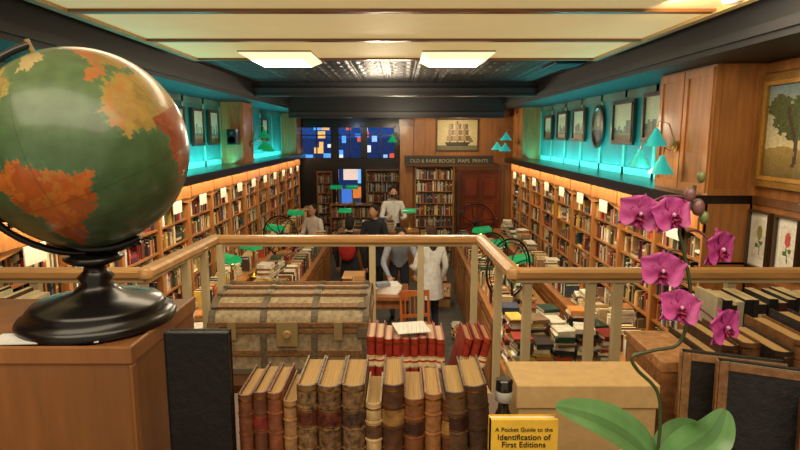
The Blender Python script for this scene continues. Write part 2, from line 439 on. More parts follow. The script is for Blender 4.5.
def ship(u,v):
    c=mixc(C(206,190,140),C(180,166,120),v)
    if v<.16: c=mul(C(110,108,80),random.uniform(.8,1.2))
    if .14<v<.27 and .18+(.27-v)*.5<u<.84-(.27-v)*.6: c=C(50,36,26)
    for (mx,w0,top) in((.32,.10,.85),(.5,.13,.95),(.68,.10,.86)):
        if abs(u-mx)<.012 and .25<v<top: c=C(50,36,26)
        for k in range(3):
            zb=.30+k*.2; ww=w0*(1-.2*k)
            if zb<v<zb+.17 and abs(u-mx-.02)<ww: c=C(96,74,48) if (u-mx-.02)>ww*.1 else C(150,124,84)
    if .27<v<.5 and u>.80 and u<.80+(.5-v)*.5: c=C(120,96,66)
    return c
def city(seed):
    rr=random.Random(seed); hs=[rr.uniform(.25,.6) for _ in range(9)]; s=rr.choice([C(206,186,146),C(194,192,166),C(216,204,166)])
    def f(u,v):
        k=min(8,int(u*9))
        if v<.18: return mul(C(140,126,96),rr.uniform(.8,1.1))
        if v<hs[k]: return mul(C(126,108,84),.6+.5*((k*7)%3)/2)
        return s
    return f
def portrait(u,v):
    if (u-.5)**2*6+(v-.62)**2*8<.12: return C(200,150,115)
    if v<.42 and abs(u-.5)<.34-.2*max(0,v-.25): return C(46,44,60)
    return C(120,104,80)
def botan(seed,col):
    def f(u,v):
        c=C(234,230,214)
        if abs(u-.5-.06*math.sin(v*7+seed))<.03 and .12<v<.6: c=C(70,100,50)
        if (u-.34)**2*3+(v-.34)**2*14<.05 or (u-.66)**2*3+(v-.42)**2*14<.05: c=C(80,116,60)
        if (u-.5)**2+(v-.68)**2<.035: c=mul(col,random.uniform(.8,1.2))
        return c
    return f
xr=XR-.001
picture('landscape_painting','R',xr-.02,3.98,.03,1.36,.86,.085,C(160,118,52),landscape,nx=90,ny=60,tm=M_GILT)
for k,(yc,col) in enumerate(((4.57,C(150,150,80)),(4.23,C(200,90,90)),(3.89,C(190,60,60)),(3.55,C(220,150,90)))):
    picture('botanical_print','R',xr,yc,-.83,.28,.46,.014,C(70,52,36),botan(k,col),matc=C(240,238,230),nx=22,ny=28)
xt=XR-.032
picture('framed_print','R',xt,6.55,.2,.66,.56,.05,C(60,36,20),city(3))
picture('framed_print','R',xt,7.5,.16,.72,.56,.05,C(46,32,22),city(4))
picture('oval_portrait','R',xt,8.45,.12,.5,.62,.05,C(70,40,24),portrait,oval=True)
picture('framed_print','R',xt,9.35,.16,.66,.52,.05,C(70,46,26),city(5),matc=C(220,212,194))
picture('framed_print','R',xt,10.3,.16,.66,.5,.05,C(60,42,26),city(6),matc=C(220,212,194))
picture('framed_print','R',xt,11.25,.14,.6,.46,.05,C(60,42,26),city(7))
xt=XL+.032
for k,yc in enumerate((4.8,5.9,6.9,8.05,8.85,9.6)): picture('framed_print','L',xt,yc,.12,.52,.56,.045,C(64,44,28),city(20+k))
for k,yc in enumerate((11.8,13.2)): picture('framed_print','L',xt,yc,.12,.6,.5,.045,C(64,44,28),city(40+k))
picture('ship_picture','B',1.32,YB-.002,.0,.98,.74,.03,C(90,60,34),ship,nx=60,ny=46)
mb=MB(); mb.box(.1,2.1,YB-.45,YB-.41,-.66,-.47,C(52,48,42)); mb.box(.08,2.12,YB-.46,YB-.40,-.47,-.45,DHON); mb.box(.08,2.12,YB-.46,YB-.40,-.68,-.66,DHON)
for xx in(.15,2.05): mb.box(xx,xx+.03,YB-.41,YB-.13 if xx<1 else YB-.001,-.58,-.55,BLK)
sg=mb.build('sign_board',[M_PAINT])
def text(body,loc,size,col,parent,m=M_PAPER,rx=90,ext=.001,align='CENTER'):
    cu=bpy.data.curves.new('lettering','FONT'); cu.body=body; cu.size=size; cu.extrude=ext; cu.align_x=align; cu.space_line=.95
    ob=bpy.data.objects.new('lettering',cu); sc.collection.objects.link(ob)
    bpy.context.view_layer.update()
    me=bpy.data.meshes.new_from_object(ob.evaluated_get(bpy.context.evaluated_depsgraph_get()))
    bpy.data.objects.remove(ob)
    ca=me.color_attributes.new(name='Col',type='FLOAT_COLOR',domain='CORNER')
    ca.data.foreach_set('color',[v for _ in range(len(me.loops)) for v in (*col,1.0)])
    me.materials.clear(); me.materials.append(m)
    o2=bpy.data.objects.new('lettering',me); sc.collection.objects.link(o2)
    o2.location=(loc[0],loc[1],loc[2]+ZO); o2.rotation_euler=(math.radians(rx),0,0)
    if parent: o2.parent=parent
text('OLD & RARE BOOKS  MAPS  PRINTS',(1.1,YB-.452,-.61),.11,C(170,160,130),sg)

def bookcase(x0,x1,y0,d,z0,z1,nsh):
    w=MB(); b=MB()
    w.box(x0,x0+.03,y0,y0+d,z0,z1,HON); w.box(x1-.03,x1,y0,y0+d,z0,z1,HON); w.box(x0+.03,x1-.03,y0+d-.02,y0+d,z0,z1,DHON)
    w.box(x0-.01,x1+.01,y0-.02,y0+d,z1,z1+.03,mul(HON,1.1)); w.box(x0+.03,x1-.03,y0+.01,y0+d-.02,z0,z0+.08,DHON)
    hh=(z1-z0-.08)/nsh
    for i in range(nsh):
        zz=z0+.08+i*hh
        if i: w.box(x0+.03,x1-.03,y0+.01,y0+d-.02,zz-.02,zz,HON)
        row_x(b,x0+.035,x1-.035,y0+.02,d-.06,zz,hh*.62,hh*.88)
    w.build('bookcase',[M_WOOD]); b.build('bookcase_books',[M_BOOK],recalc=False)
bookcase(.34,1.24,YB-.32,.3,-3,-.72,8)
bookcase(-.92,0.0,15.6,.35,-3,-.95,7)
bookcase(-2.25,-1.85,15.6,.35,-3,-1.0,7)
bookcase(-1.75,-.7,14.4,.35,-3,-1.75,4)

def island(x0,x1,y0,y1,zt,side):
    w=MB(); b=MB()
    w.box(x0,x1,y0,y1,-3,zt-.04,mul(HON,.9)); w.box(x0-.03,x1+.03,y0-.03,y1+.03,zt-.04,zt,mul(HON,1.1))
    fx=x0 if side<0 else x1; s=-1 if side<0 else 1
    n=int((y1-y0)/.9); st=(y1-y0)/n
    for i in range(n):
        a,bb=sorted((fx,fx+s*.015)); w.box(a,bb,y0+i*st+.05,y0+(i+1)*st-.05,-2.93,zt-.12,mul(HON,.7))
        a,bb=sorted((fx+s*.015,fx+s*.022)); w.box(a,bb,y0+i*st+.12,y0+(i+1)*st-.12,-2.86,zt-.19,mul(HON,.95))
    row_y(b,x0+.03 if side<0 else x1-.03,x0+.2 if side<0 else x1-.2,y0+.9,y1-.1,zt,.15,.24)
    for k in range(15):
        stack(b,(x0+x1)/2+(.14 if side<0 else -.14),y0+1.1+k*(y1-y0-1.3)/15,zt,random.randint(2,9),.18,.24)
    return w,b
w,b=island(1.05,1.72,5.3,10.9,-2.0,-1)
w.box(.92,1.78,4.75,4.78,-3,-2.04,HON); 
for q in((.92,.95),(1.33,1.36),(1.75,1.78)): w.box(q[0],q[1],4.5,5.29,-3,-2.04,HON)
for zz in(-2.95,-2.62,-2.32): w.box(.95,1.75,4.5,4.75,zz-.02,zz,HON); row_x(b,.96,1.32,4.52,.16,zz,.17,.24); row_x(b,1.37,1.74,4.52,.16,zz,.17,.24)
w.box(.89,1.81,4.46,5.29,-2.04,-2.0,mul(HON,1.1))
for i in range(5):
    for j in range(3): stack(b,1.0+i*.175,4.58+j*.25,-2.0,random.randint(11,19),.15,.2)
w.build('display_island',[M_WOOD]); b.build('island_books',[M_BOOK],recalc=False)
w,b=island(-2.0,-1.35,5.0,10.9,-2.0,1)
for i in range(3):
    for j in range(3): stack(b,-1.9+i*.2,5.12+j*.25,-2.0,random.randint(5,12),.16,.2)
w.build('display_island',[M_WOOD]); b.build('island_books',[M_BOOK],recalc=False)
# piles of stock on the shop floor
b=MB()
for k in range(14):
    stack(b,.86+random.uniform(-.03,.03),5.0+k*.27+random.uniform(-.02,.02),-3.0,random.randint(3,12),.16,.2)
for k in range(16):
    stack(b,-1.18+random.uniform(-.03,.03),5.2+k*.3,-3.0,random.randint(4,16),.17,.22)
for k in range(10):
    stack(b,-.75+(k%5)*.2,9.95+(k//5)*.24 if False else 6.2+(k//5)*.24,-3.0,random.randint(3,9),.16,.2)
b.build('floor_book_piles',[M_BOOK],recalc=False)
def carton(x,y,z,w_,d_,h_,yaw,fill=True):
    mb=MB(); mb.M=T(x,y,z)@R(yaw,'Z'); K=C(186,138,86)
    for q in((-w_/2,-w_/2+.01,-d_/2,d_/2),(w_/2-.01,w_/2,-d_/2,d_/2),(-w_/2,w_/2,-d_/2,-d_/2+.01),(-w_/2,w_/2,d_/2-.01,d_/2)): mb.box(*q,0,h_,K)
    mb.box(-w_/2,w_/2,-d_/2,d_/2,0,.01,K)
    mb.ext([(-w_/2,-d_/2,h_),(w_/2,-d_/2,h_),(w_/2,-d_/2-.1,h_-.06),(-w_/2,-d_/2-.1,h_-.06)],(0,0,.004),mul(K,1.15))
    mb.ext([(-w_/2,d_/2,h_),(w_/2,d_/2,h_),(w_/2,d_/2+.09,h_+.05),(-w_/2,d_/2+.09,h_+.05)],(0,0,.004),mul(K,1.1))
    if fill: row_x(mb,-w_/2+.02,w_/2-.02,-d_/2+.03,d_-.08,.012,h_*.7,h_*1.02)
    mb.build('carton_of_books',[M_PAPER])
carton(-.75,6.95,-3,.42,.3,.3,8); carton(.72,10.0,-3,.36,.3,.28,-6); carton(.68,11.0,-3,.4,.3,.3,5); carton(-.25,6.85,-3,.36,.28,.26,-12)

mb=MB(); mb.box(-1.25,.35,11.7,12.2,-3,-2.0,mul(HON,.7)); mb.box(-1.29,.39,11.66,12.24,-2.0,-1.96,HON)
for k in range(3): mb.box(-1.2+.53*k,-.75+.53*k,11.685,11.7,-2.9,-2.1,mul(HON,.9))
mb.build('service_counter',[M_WOOD])
mb=MB()
for k in range(7): stack(mb,-1.05+k*.17,11.85,-1.96,random.randint(2,9),.15,.2)
mb.build('counter_books',[M_BOOK],recalc=False)

mb=MB(); DK=C(140,86,48)
mb.box(-.85,.12,7.75,8.5,-2.27,-2.22,mul(DK,1.3))
for x in(-.82,.03):
    for y in(7.79,8.4): mb.box(x,x+.06,y,y+.06,-3,-2.27,DK)
mb.box(-.76,.03,7.8,7.83,-2.4,-2.27,DK); mb.box(-.76,.03,8.42,8.45,-2.4,-2.27,DK)
mb.build('work_desk',[M_WOOD])
mb=MB(); mb.box(-.8,-.5,7.85,8.15,-2.22,-1.94,C(190,140,86)); mb.box(-.8,-.66,7.7,7.85,-1.945,-1.94,C(200,150,96)); mb.box(-.66,-.64,7.848,7.85,-2.22,-1.94,C(220,190,140)); mb.build('cardboard_box',[M_PAPER])
mb=MB()
for k in range(5):
    mb.M=T(-.2,8.05,0)@R(k*7-12,'Z'); mb.box(-.2,.2,-.14,.14,-2.22+k*.022,-2.2+k*.022,C(240,238,232))
mb.M=T(-.25,7.95,0)@R(20,'Z'); mb.box(-.1,.1,-.07,.07,-2.11,-2.06,C(140,150,160))
mb.build('paper_stack',[M_PAPER])
def chair(x,y,yaw):
    mb=MB(); mb.M=T(x,y,-3)@R(yaw,'Z'); W=C(180,100,46)
    for a in(-.19,.19):
        mb.tube([(a,-.2,0),(a*.95,-.18,.44)],[.016,.02],W); mb.tube([(a,.2,0),(a,.19,.45),(a*1.0,.26,.92)],[.016,.02,.016],W)
        mb.tube([(a,-.19,.18),(a,.19,.18)],.011,W)
    mb.box(-.22,.22,-.22,.21,.44,.475,mul(W,1.2)); mb.tube([(-.19,-.19,.24),(.19,-.19,.24)],.011,W)
    mb.box(-.2,.2,.235,.265,.84,.92,W); mb.box(-.2,.2,.2,.225,.56,.60,W)
    for k in range(5): mb.tube([(-.13+.065*k,.212,.6),(-.13+.065*k,.25,.85)],.009,W)
    mb.build('wooden_chair',[M_WOOD],0)
chair(.24,7.35,10)

GR=C(20,160,96); CY=C(40,190,190)
def desk_lamp(x,y,z,col=GR,yaw=0,s=1):
    mb=MB(); mb.M=T(x,y,z)@R(yaw,'Z')@Matrix.Scale(s,4)
    mb.lathe([(.085,0),(.08,.015),(.03,.03),(.012,.05),(.01,.30),(.018,.31),(.008,.34)],C(190,150,70),0,16)
    mb.tube([(0,0,.33),(0,-.03,.40),(0,-.02,.43)],.006,C(190,150,70))
    k=10; outer=[(-.13,-.03+.085*math.cos(math.pi*i/k),.35+.09*math.sin(math.pi*i/k)) for i in range(k+1)]
    inner=[(-.13,-.03+.078*math.cos(math.pi*i/k),.35+.083*math.sin(math.pi*i/k)) for i in range(k+1)]
    mb.ext(outer+inner[::-1],(.26,0,0),col,1,True)
    for xx in(-.13,.125): mb.ext([(xx,p[1],p[2]) for p in outer],(.005,0,0),col,1)
    mb.tube([(-.09,-.03,.365),(.09,-.03,.365)],.014,C(255,220,150),2)
    mb.build('bankers_lamp',[M_BRASS,M_EMG,M_EM4])
for (x,y) in((1.36,9.6),(1.43,8.4),(1.52,7.3)): desk_lamp(x,y,-1.999,yaw=35,s=1.1)
for (x,y) in((-2.27,7.6),(-2.2,8.5),(-2.2,10.2),(-2.2,12.2)): desk_lamp(x,y,-2.099,yaw=-40,s=1.2)
for x in(-1.6,-1.2): desk_lamp(x,14.5,-1.72,yaw=0,s=1.1)
desk_lamp(.2,12.05,-1.96,yaw=0); desk_lamp(-1.15,12.08,-1.96,yaw=0)
def sconce(x,y,z,s,col,shades,r=.11):
    mb=MB()
    for (dx,dy,dz) in shades:
        px,py,pz=x-s*dx,y+dy,z+dz
        mb.M=I4
        mb.tube([(x,y,z),(x-s*dx*.4,y+dy*.4,z+dz+.14),(px+s*.02,py,pz+.17),(px,py,pz+.10)],.006,C(190,150,80),0)
        mb.M=T(px,py,pz)
        mb.lathe([(r,-.06),(.03,.07),(.02,.10)],col,1,20,cap=False); mb.lathe([(r*.95,-.06),(.026,.065)],C(200,230,210),1,20,cap=False)
        mb.ell((0,0,-.01),(.025,.025,.04),C(255,235,190),2)
    mb.M=T(x,y,z)@R(90,'Y'); mb.lathe([(.05,-.012),(.045,.012)],C(190,150,80),0,16)
    mb.build('wall_sconce',[M_BRASS,M_EMC,M_EM4])
sconce(XRF-.026,5.25,-.1,1,CY,[(.13,.12,.06),(.27,.12,-.13),(.16,-.1,-.18)])
sconce(XRF-.026,12.3,-.15,1,CY,[(.25,.0,.1),(.3,-.2,-.12),(.4,.2,-.1)],.13)
sconce(XLF+.026,10.5,-.15,-1,GR,[(.12,.5,.15),(.18,.2,-.05),(.12,.8,-.1)],.13)
sconce(-.02,13.42,-.2,1,GR,[(.15,-.2,.1)],.12)

def wheel(x,y,r,base,yaw=0):
    z=base+r+.06
    mb=MB(); mb.M=T(x,y,z)@R(yaw,'Z'); IR=C(52,44,42)
    for rr,t in((r,.013),(r*.88,.006)):
        mb.tube([(rr*math.cos(2*math.pi*i/40),0,rr*math.sin(2*math.pi*i/40)) for i in range(40)],t,IR,closed=True)
    for i in range(8):
        a=2*math.pi*i/8+.2
        mb.tube([(0,0,0),(r*.5*math.cos(a+.12),0,r*.5*math.sin(a+.12)),(r*math.cos(a),0,r*math.sin(a))],[.012,.008,.007],IR)
    mb.M=mb.M@R(90,'X'); mb.lathe([(.04,-.03),(.045,0),(.04,.03)],IR,seg=16)
    mb.M=T(x,y,z)@R(yaw,'Z')
    for s in(-1,1): mb.tube([(0,s*.04,0),(0,s*.08,base-z+.02)],.012,IR)
    mb.box(-.14,.14,-.11,.11,base-z,base-z+.025,IR)
    mb.tube([(0,-.04,0),(0,-.11,0)],.01,IR)
    mb.build('iron_flywheel',[M_METAL])
wheel(1.36,10.3,.36,-2.0,15); wheel(1.3,6.75,.36,-2.0,35); wheel(-1.95,9.3,.32,-2.0,-20); wheel(1.25,7.9,.3,-2.0,25)

# ---------------- balcony railing ----------------
mb=MB(); RZ=-.57
def rail(p,q,w=.07,h=.045,z=RZ,col=RAIL,mi=0):
    a=Vector((*p,0)); b_=Vector((*q,0)); d=(b_-a).normalized(); n=Vector((-d.y,d.x,0))*w/2
    hh=h/2
    prof=[(-1,-.6),(-.8,-1),(.8,-1),(1,-.6),(1,.4),(.7,.9),(0,1),(-.7,.9),(-1,.4)]
    mb.ext([tuple(a+n*u+Vector((0,0,z-h/2+hh*v))) for u,v in prof],tuple(b_-a),col,mi,False)
pts=[(XL,2.45),(-1.11,2.45),(-1.07,3.28),(.465,3.28),(.50,2.45),(XR,2.45)]
for i in range(5): rail(pts[i],pts[i+1])
for p in pts[1:5]:
    mb.M=T(p[0],p[1],0); mb.lathe([(.035,RZ-.043),(.036,RZ-.01),(.025,RZ)],RAIL,0,16); mb.M=I4
PC=C(224,208,164)
for i in range(5): rail(pts[i],pts[i+1],w=.03,h=.02,z=RZ-.045,col=PC,mi=1)
def post(x,y,w=.018,zb=-1.6):
    mb.box(x-w,x+w,y-w,y+w,zb,RZ-.05,PC,1); mb.box(x-w*1.8,x+w*1.8,y-w*1.8,y+w*1.8,zb,zb+.015,PC,1)
for p in((-1.085,2.86),(-1.075,3.1),(-1.03,3.25),(-.16,3.28),(.12,3.28),(.43,3.26),(.50,2.86),(.56,2.47),(.84,2.47),(.96,2.47),(1.45,2.47),(2.0,2.47),(2.5,2.47),(-1.13,2.47),(-1.6,2.47),(-2.1,2.47),(-2.6,2.47)): post(*p)
mb.build('balcony_railing',[M_WOODH,M_PAINT])

# ---------------- trunk on bench ----------------
mb=MB(); mb.box(-1.0,-.08,2.5,3.18,-1.17,-1.13,C(96,60,34)); 
for x in(-.98,-.15):
    for y in(2.52,3.1): mb.box(x,x+.05,y,y+.05,-1.6,-1.17,C(80,50,30))
mb.box(-.93,-.15,2.54,2.57,-1.25,-1.17,C(80,50,30)); mb.box(-.93,-.15,2.58,3.09,-1.5,-1.47,C(80,50,30))
mb.build('trunk_bench',[M_WOOD],.004)
def trunk():
    mb=MB(); x0,x1,y0,y1=-.90,-.15,2.62,3.1; zb,zl,zt=-1.128,-.895,-.775
    CV=C(188,170,136); WD=C(150,112,74); MT=C(120,108,88)
    mb.box(x0,x1,y0,y1,zb,zl,CV,0)
    k=18
    def arc(off):
        pts=[]
        for i in range(k+1):
            a=math.pi*i/k
            cy=(y0+y1)/2-((y1-y0)/2+off)*math.copysign(abs(math.cos(a))**.8,math.cos(a)); cz=zl+(zt-zl+off)*abs(math.sin(a))**.8
            pts.append((cy,cz))
        return pts
    A=arc(0); mb.ext([(x0,p[0],p[1]) for p in A],(x1-x0,0,0),CV,0,True)
    B=arc(.008); Z=arc(-.004)
    for xa in (x0-.004,x0+.24,x0+.48,x1-.026):
        poly=B+Z[::-1]
        mb.ext([(xa,p[0],p[1]) for p in poly],(.03,0,0),MT,1)
    for i in (4,7,9,11,14):
        p=B[i]; q=B[i-1]
        ang=math.degrees(math.atan2(p[1]-q[1],p[0]-q[0]))
        mb.M=T(0,p[0],p[1])@R(ang,'X'); mb.box(x0+.01,x1-.01,-.013,.013,-.004,.010,WD,1)
        for xx in(x0+.02,x0+.255,x0+.495,x1-.03): mb.box(xx-.014,xx+.014,-.017,.017,.0,.013,MT,2)
        mb.M=I4
    for z in(zl-.03,zl+.0): mb.box(x0-.008,x1+.008,y0-.01,y1+.01,z,z+.024,WD,1)
    mb.box(x0-.008,x1+.008,y0-.01,y1+.01,zb,zb+.03,MT,2)
    mb.box(x0-.004,x1+.004,y0-.009,y0-.001,zb+.09,zb+.12,WD,1)
    for xx in(x0,x0+.24,x0+.48,x1-.03): mb.box(xx,xx+.03,y0-.010,y0-.001,zb+.03,zl-.03,MT,1)
    mb.box(-.58,-.48,y0-.022,y0-.01,zl-.09,zl+.03,C(170,146,100),2); mb.M=T(-.53,y0-.022,zl-.03)@R(90,'X'); mb.lathe([(.02,0),(.016,.01)],C(190,160,100),2,14); mb.M=I4
    for xx in(-.79,-.29): mb.box(xx-.02,xx+.02,y0-.022,y0-.01,zl-.06,zl+.03,C(170,146,100),2)
    for s,xe in((-1,x0),(1,x1)): mb.tube([(xe+s*.005,2.76,-1.0),(xe+s*.03,2.8,-1.02),(xe+s*.03,2.92,-1.02),(xe+s*.005,2.96,-1.0)],.012,C(90,60,36),1)
    for xx in (x0-.01,x1-.05):
        for zz in(zb,zl-.05): mb.box(xx,xx+.06,y0-.014,y0+.03,zz,zz+.05,MT,2)
    mb.build('steamer_trunk',[M_CANV,M_LEATH,M_PAINT],.002)
trunk()

# ---------------- foreground counter ----------------
KZ=-.56
mb=MB()
mb.box(-1.3,1.5,.5,1.2,KZ-.04,KZ,C(110,70,40)); mb.box(-1.26,1.46,.54,1.17,-1.6,KZ-.04,C(96,60,36))
for k in range(5): mb.box(-1.2+.54*k,-.74+.54*k,1.17,1.185,-1.5,-.7,C(120,76,44))
mb.build('display_counter',[M_WOOD],.004)
mb=MB(); BXC=C(136,88,46)
mb.box(-.83,-.392,.80,1.06,KZ,-.306,BXC)
mb.box(-.833,-.389,.797,.803,-.33,-.302,mul(BXC,1.25)); mb.box(-.395,-.388,.797,1.063,-.33,-.302,mul(BXC,1.25)); mb.box(-.395,-.3885,.797,.812,KZ,-.33,mul(BXC,1.2))
mb.build('wooden_box',[M_WOOD],.003)
mb=MB(); mb.M=T(-.52,.832,0)@R(4,'Z'); mb.box(-.085,.075,-.025,.02,-.3015,-.2995,C(225,225,225)); mb.build('paper_sheet',[M_PAPER])
GC=Vector((-.497,.92,-.022)); GRD=.155
SA=[(-80,8),(-72,12),(-60,10),(-50,2),(-35,-6),(-39,-18),(-48,-27),(-58,-37),(-66,-46),(-69,-54),(-74,-50),(-72,-30),(-71,-18),(-81,-5)]
NA=[(-165,65),(-125,70),(-85,70),(-60,55),(-66,45),(-80,28),(-83,10),(-95,16),(-105,20),(-122,38),(-135,58)]
AF=[(-17,15),(-10,30),(0,36),(11,37),(30,31),(36,20),(43,12),(51,11),(41,-3),(40,-15),(33,-27),(20,-35),(13,-20),(12,-5),(8,4),(-8,5)]
EU=[(-9,37),(-9,43),(0,48),(8,57),(15,68),(30,70),(60,68),(90,72),(140,70),(140,50),(120,30),(105,10),(98,15),(80,8),(72,20),(58,25),(45,13),(35,30),(27,37),(12,44),(0,38)]
GL=[(-55,60),(-42,60),(-22,70),(-20,80),(-60,80),(-55,70)]
def inp(x,y,P):
    r=False;j=len(P)-1
    for i in range(len(P)):
        xi,yi=P[i];xj,yj=P[j]
        if (yi>y)!=(yj>y) and x<(xj-xi)*(y-yi)/(yj-yi)+xi: r=not r
        j=i
    return r
def gcol(vj,ui):
    lat=90-180*vj; lon=360*ui-180
    jl=lon+1.6*math.sin(lat*.35)+1.2*math.sin(lat*.9+lon*.3)+.8*math.sin(lat*2.1); jt=lat+1.4*math.sin(lon*.4)+1.0*math.sin(lon*1.1)+.7*math.sin(lon*2.3)
    c=mixc(C(72,102,68),C(86,112,72),.5+.5*math.sin(lat*.05+lon*.02))
    c=mul(c,1+.06*math.sin(lat*.31+3*math.sin(lon*.13)))
    k=(int((jl+200+4*math.sin(jt*.3))/9)*7+int((jt+100+3*math.sin(jl*.4))/8)*13)%5
    land=None
    if inp(jl,jt,SA): land=[C(188,98,40),C(176,88,36),C(196,110,46),C(182,116,50),C(170,92,42)][k]
    elif inp(jl,jt,NA): land=[C(156,136,66),C(170,148,76),C(146,128,66),C(180,136,70),C(160,146,80)][k]
    elif inp(jl,jt,AF): land=[C(160,138,70),C(172,140,70),C(176,126,62),C(156,130,66),C(168,134,72)][k] if lat>8 or lon<8 else [C(156,76,46),C(164,84,50),C(150,70,42),C(168,92,54),C(160,80,46)][k]
    elif inp(jl,jt,EU): land=[C(156,112,60),C(166,120,66),C(148,122,62),C(174,104,56),C(156,130,72)][k]
    elif inp(jl,jt,GL): land=C(180,160,110)
    if land: c=land
    else:
        near=any(inp(jl+dx,jt+dy,P) for P in (SA,AF,NA) for dx,dy in((2,0),(-2,0),(0,2),(0,-2)))
        if near: c=mul(c,1.25)
    if (abs((lon+7.5)%15-7.5)<.5 or abs((lat+7.5)%15-7.5)<.5): c=mul(c,.8)
    return c
root=bpy.data.objects.new('desk_globe',None); sc.collection.objects.link(root)
mb=MB()
cen=-33
mb.M=T(*GC)@R(28,'Z')@R(-22,'Y')@R(6,'X')@R(-90-(cen+180),'Z')
mb.ell((0,0,0),(GRD,GRD,GRD),None,0,seg=360,rings=180,cf=gcol)
mb.build('globe_ball',[M_GLOBE],parent=root,recalc=False)
mb=MB(); GB=C(20,17,17)
mb.M=T(GC.x,GC.y,-.3015)
mb.lathe([(.118,0),(.12,.008),(.116,.014),(.10,.02),(.104,.026),(.096,.034),(.06,.042),(.036,.05),(.022,.064),(.028,.074),(.018,.084),(.016,.092),(.04,.10),(.046,.106),(.03,.112)],GB,0,48)
mb.M=T(*GC)@R(28,'Z')@R(-22,'Y')
mb.tube([(-(GRD+.012)*math.sin(a),0,(GRD+.012)*math.cos(a)) for a in [math.pi*i/28 for i in range(29)]],.0055,GB,0,8)
mb.tube([(0,0,GRD-.004),(0,0,GRD+.02)],.004,C(150,120,60),0); mb.tube([(0,0,-GRD+.004),(0,0,-GRD-.018)],.008,GB,0)
mb.M=T(*GC)
mb.tube([((GRD+.006)*math.sin(a),0,-(GRD+.006)*math.cos(a)) for a in [-.5+i*.1 for i in range(11)]],[.004+.008*math.sin(math.pi*i/10) for i in range(11)],GB,0,10)
mb.build('globe_stand',[M_GLOSS],parent=root)

def dbook(mb,x,t,h,d,yf,col,lab=None,lean=0,z0=KZ,mi=0,bands=5,pg=None):
    mb.M=T(x,yf,z0)@R(lean,'Y')
    b=min(.012,t*.28); k=8
    def arc(o,yo=0): return [(-t/2-o+(t+2*o)*i/k, -(b+o)*(1-(2*i/k-1)**2)+yo) for i in range(k+1)]
    o=arc(0); inn=[(p[0]*.86,p[1]+.003) for p in o]
    mb.ext([(p[0],p[1],0) for p in o+inn[::-1]],(0,0,h),col,mi,True)
    bt=min(.0028,t*.12)
    mb.box(-t/2,-t/2+bt,0,d,0,h,col,mi); mb.box(t/2-bt,t/2,0,d,0,h,col,mi)
    mb.ext([(p[0],p[1]+.001,.003) for p in inn]+[(t/2-bt,.004,.003),(t/2-bt,d-.006,.003),(-t/2+bt,d-.006,.003),(-t/2+bt,.004,.003)],(0,0,h-.008),pg or C(180,144,88),1)
    mb.tube([(p[0]*.84,p[1]+.003,h-.004) for p in o],.0016,mul(col,1.5),mi,6)
    def band(z0_,z1_,c,off=.0012,m=mi):
        a=arc(off); i2=arc(-.001)
        mb.ext([(p[0],p[1],z0_) for p in a+i2[::-1]],(0,0,z1_-z0_),c,m,False)
    if bands:
        for q in range(1,bands+1):
            zz=h*q/(bands+1); band(zz-.0018,zz+.0018,mul(col,1.25))
            band(zz+.0028,zz+.0034,C(190,150,70),.0004,2)
    if lab:
        band(h*.68,h*.80,lab,.0008); band(h*.685,h*.69,C(200,160,80),.0011,2); band(h*.79,h*.795,C(200,160,80),.0011,2)
    band(h-.010,h-.0075,C(190,150,70),.0005,2); band(.009,.012,C(190,150,70),.0005,2)
    mb.M=I4
mb=MB(); DD=.112
specs=[(-.229,.021,.182,C(112,62,36),None),(-.207,.021,.186,C(96,54,36),C(120,40,30)),(-.185,.021,.186,C(128,72,44),None),(-.163,.021,.172,C(156,114,74),None),
(-.137,.030,.199,C(122,92,60),C(90,40,26)),(-.104,.034,.199,C(112,82,54),C(90,40,26)),(-.069,.034,.199,C(120,90,60),C(70,50,40)),
(-.039,.023,.170,C(190,160,112),C(90,60,40)),(-.010,.031,.200,C(84,50,30),C(150,110,60)),(.021,.029,.178,C(122,74,40),C(60,34,24)),(.049,.025,.184,C(152,102,58),None),(.072,.019,.176,C(98,54,34),C(160,120,60))]
for i,(x,t,h,c,l) in enumerate(specs):
    dbook(mb,x,t,h,DD,.80+random.uniform(0,.006),c,l,mi=3 if i in(4,5,6) else 0)
dbook(mb,.092,.030,.190,DD,.80,C(96,70,46),C(60,30,20),lean=-3)
dbook(mb,.131,.034,.200,DD,.802,C(76,52,36),None,lean=-6)
mb.build('antique_books',[M_LEATH,M_PAGES,M_BRASS,M_MARB])
mb=MB(); RD=C(166,50,34)
for i in range(9):
    dbook(mb,-.055+i*.0165,.0155,.180+random.uniform(-.003,.003),.10,1.05,mul(RD,random.uniform(.8,1.15)),C(236,216,170),bands=3,pg=C(220,190,150))
for i,(x,a) in enumerate(((.087,14),(.105,14),(.123,14))):
    dbook(mb,x,.015,.184,.10,1.05,mul(RD,random.uniform(.8,1.15)),C(236,216,170),lean=a,bands=3)
mb.M=T(.02,1.09,KZ+.185)@R(12,'Z'); mb.box(-.03,.035,-.03,.035,0,.0015,C(240,238,230),1)
mb.build('red_book_set',[M_LEATH,M_PAGES,M_BRASS])
mb=MB(); mb.box(-.337,-.246,.790,.802,KZ,-.279,C(13,12,13)); mb.box(-.335,-.248,.802,.806,KZ+.003,-.282,C(26,24,26)); mb.box(-.337,-.246,.806,.810,KZ,-.279,C(13,12,13)); mb.box(-.338,-.334,.790,.810,KZ,-.279,C(18,17,18))
mb.build('black_portfolio',[M_LEATH],.001)
mb=MB(); TB=C(200,166,112)
mb.box(.188,.409,.865,.96,KZ,-.40,TB); mb.box(.185,.412,.862,.963,-.43,-.391,mul(TB,1.08)); mb.box(.19,.24,.858,.862,-.52,-.47,C(230,225,205))
mb.build('archive_box',[M_PAPER],.002)
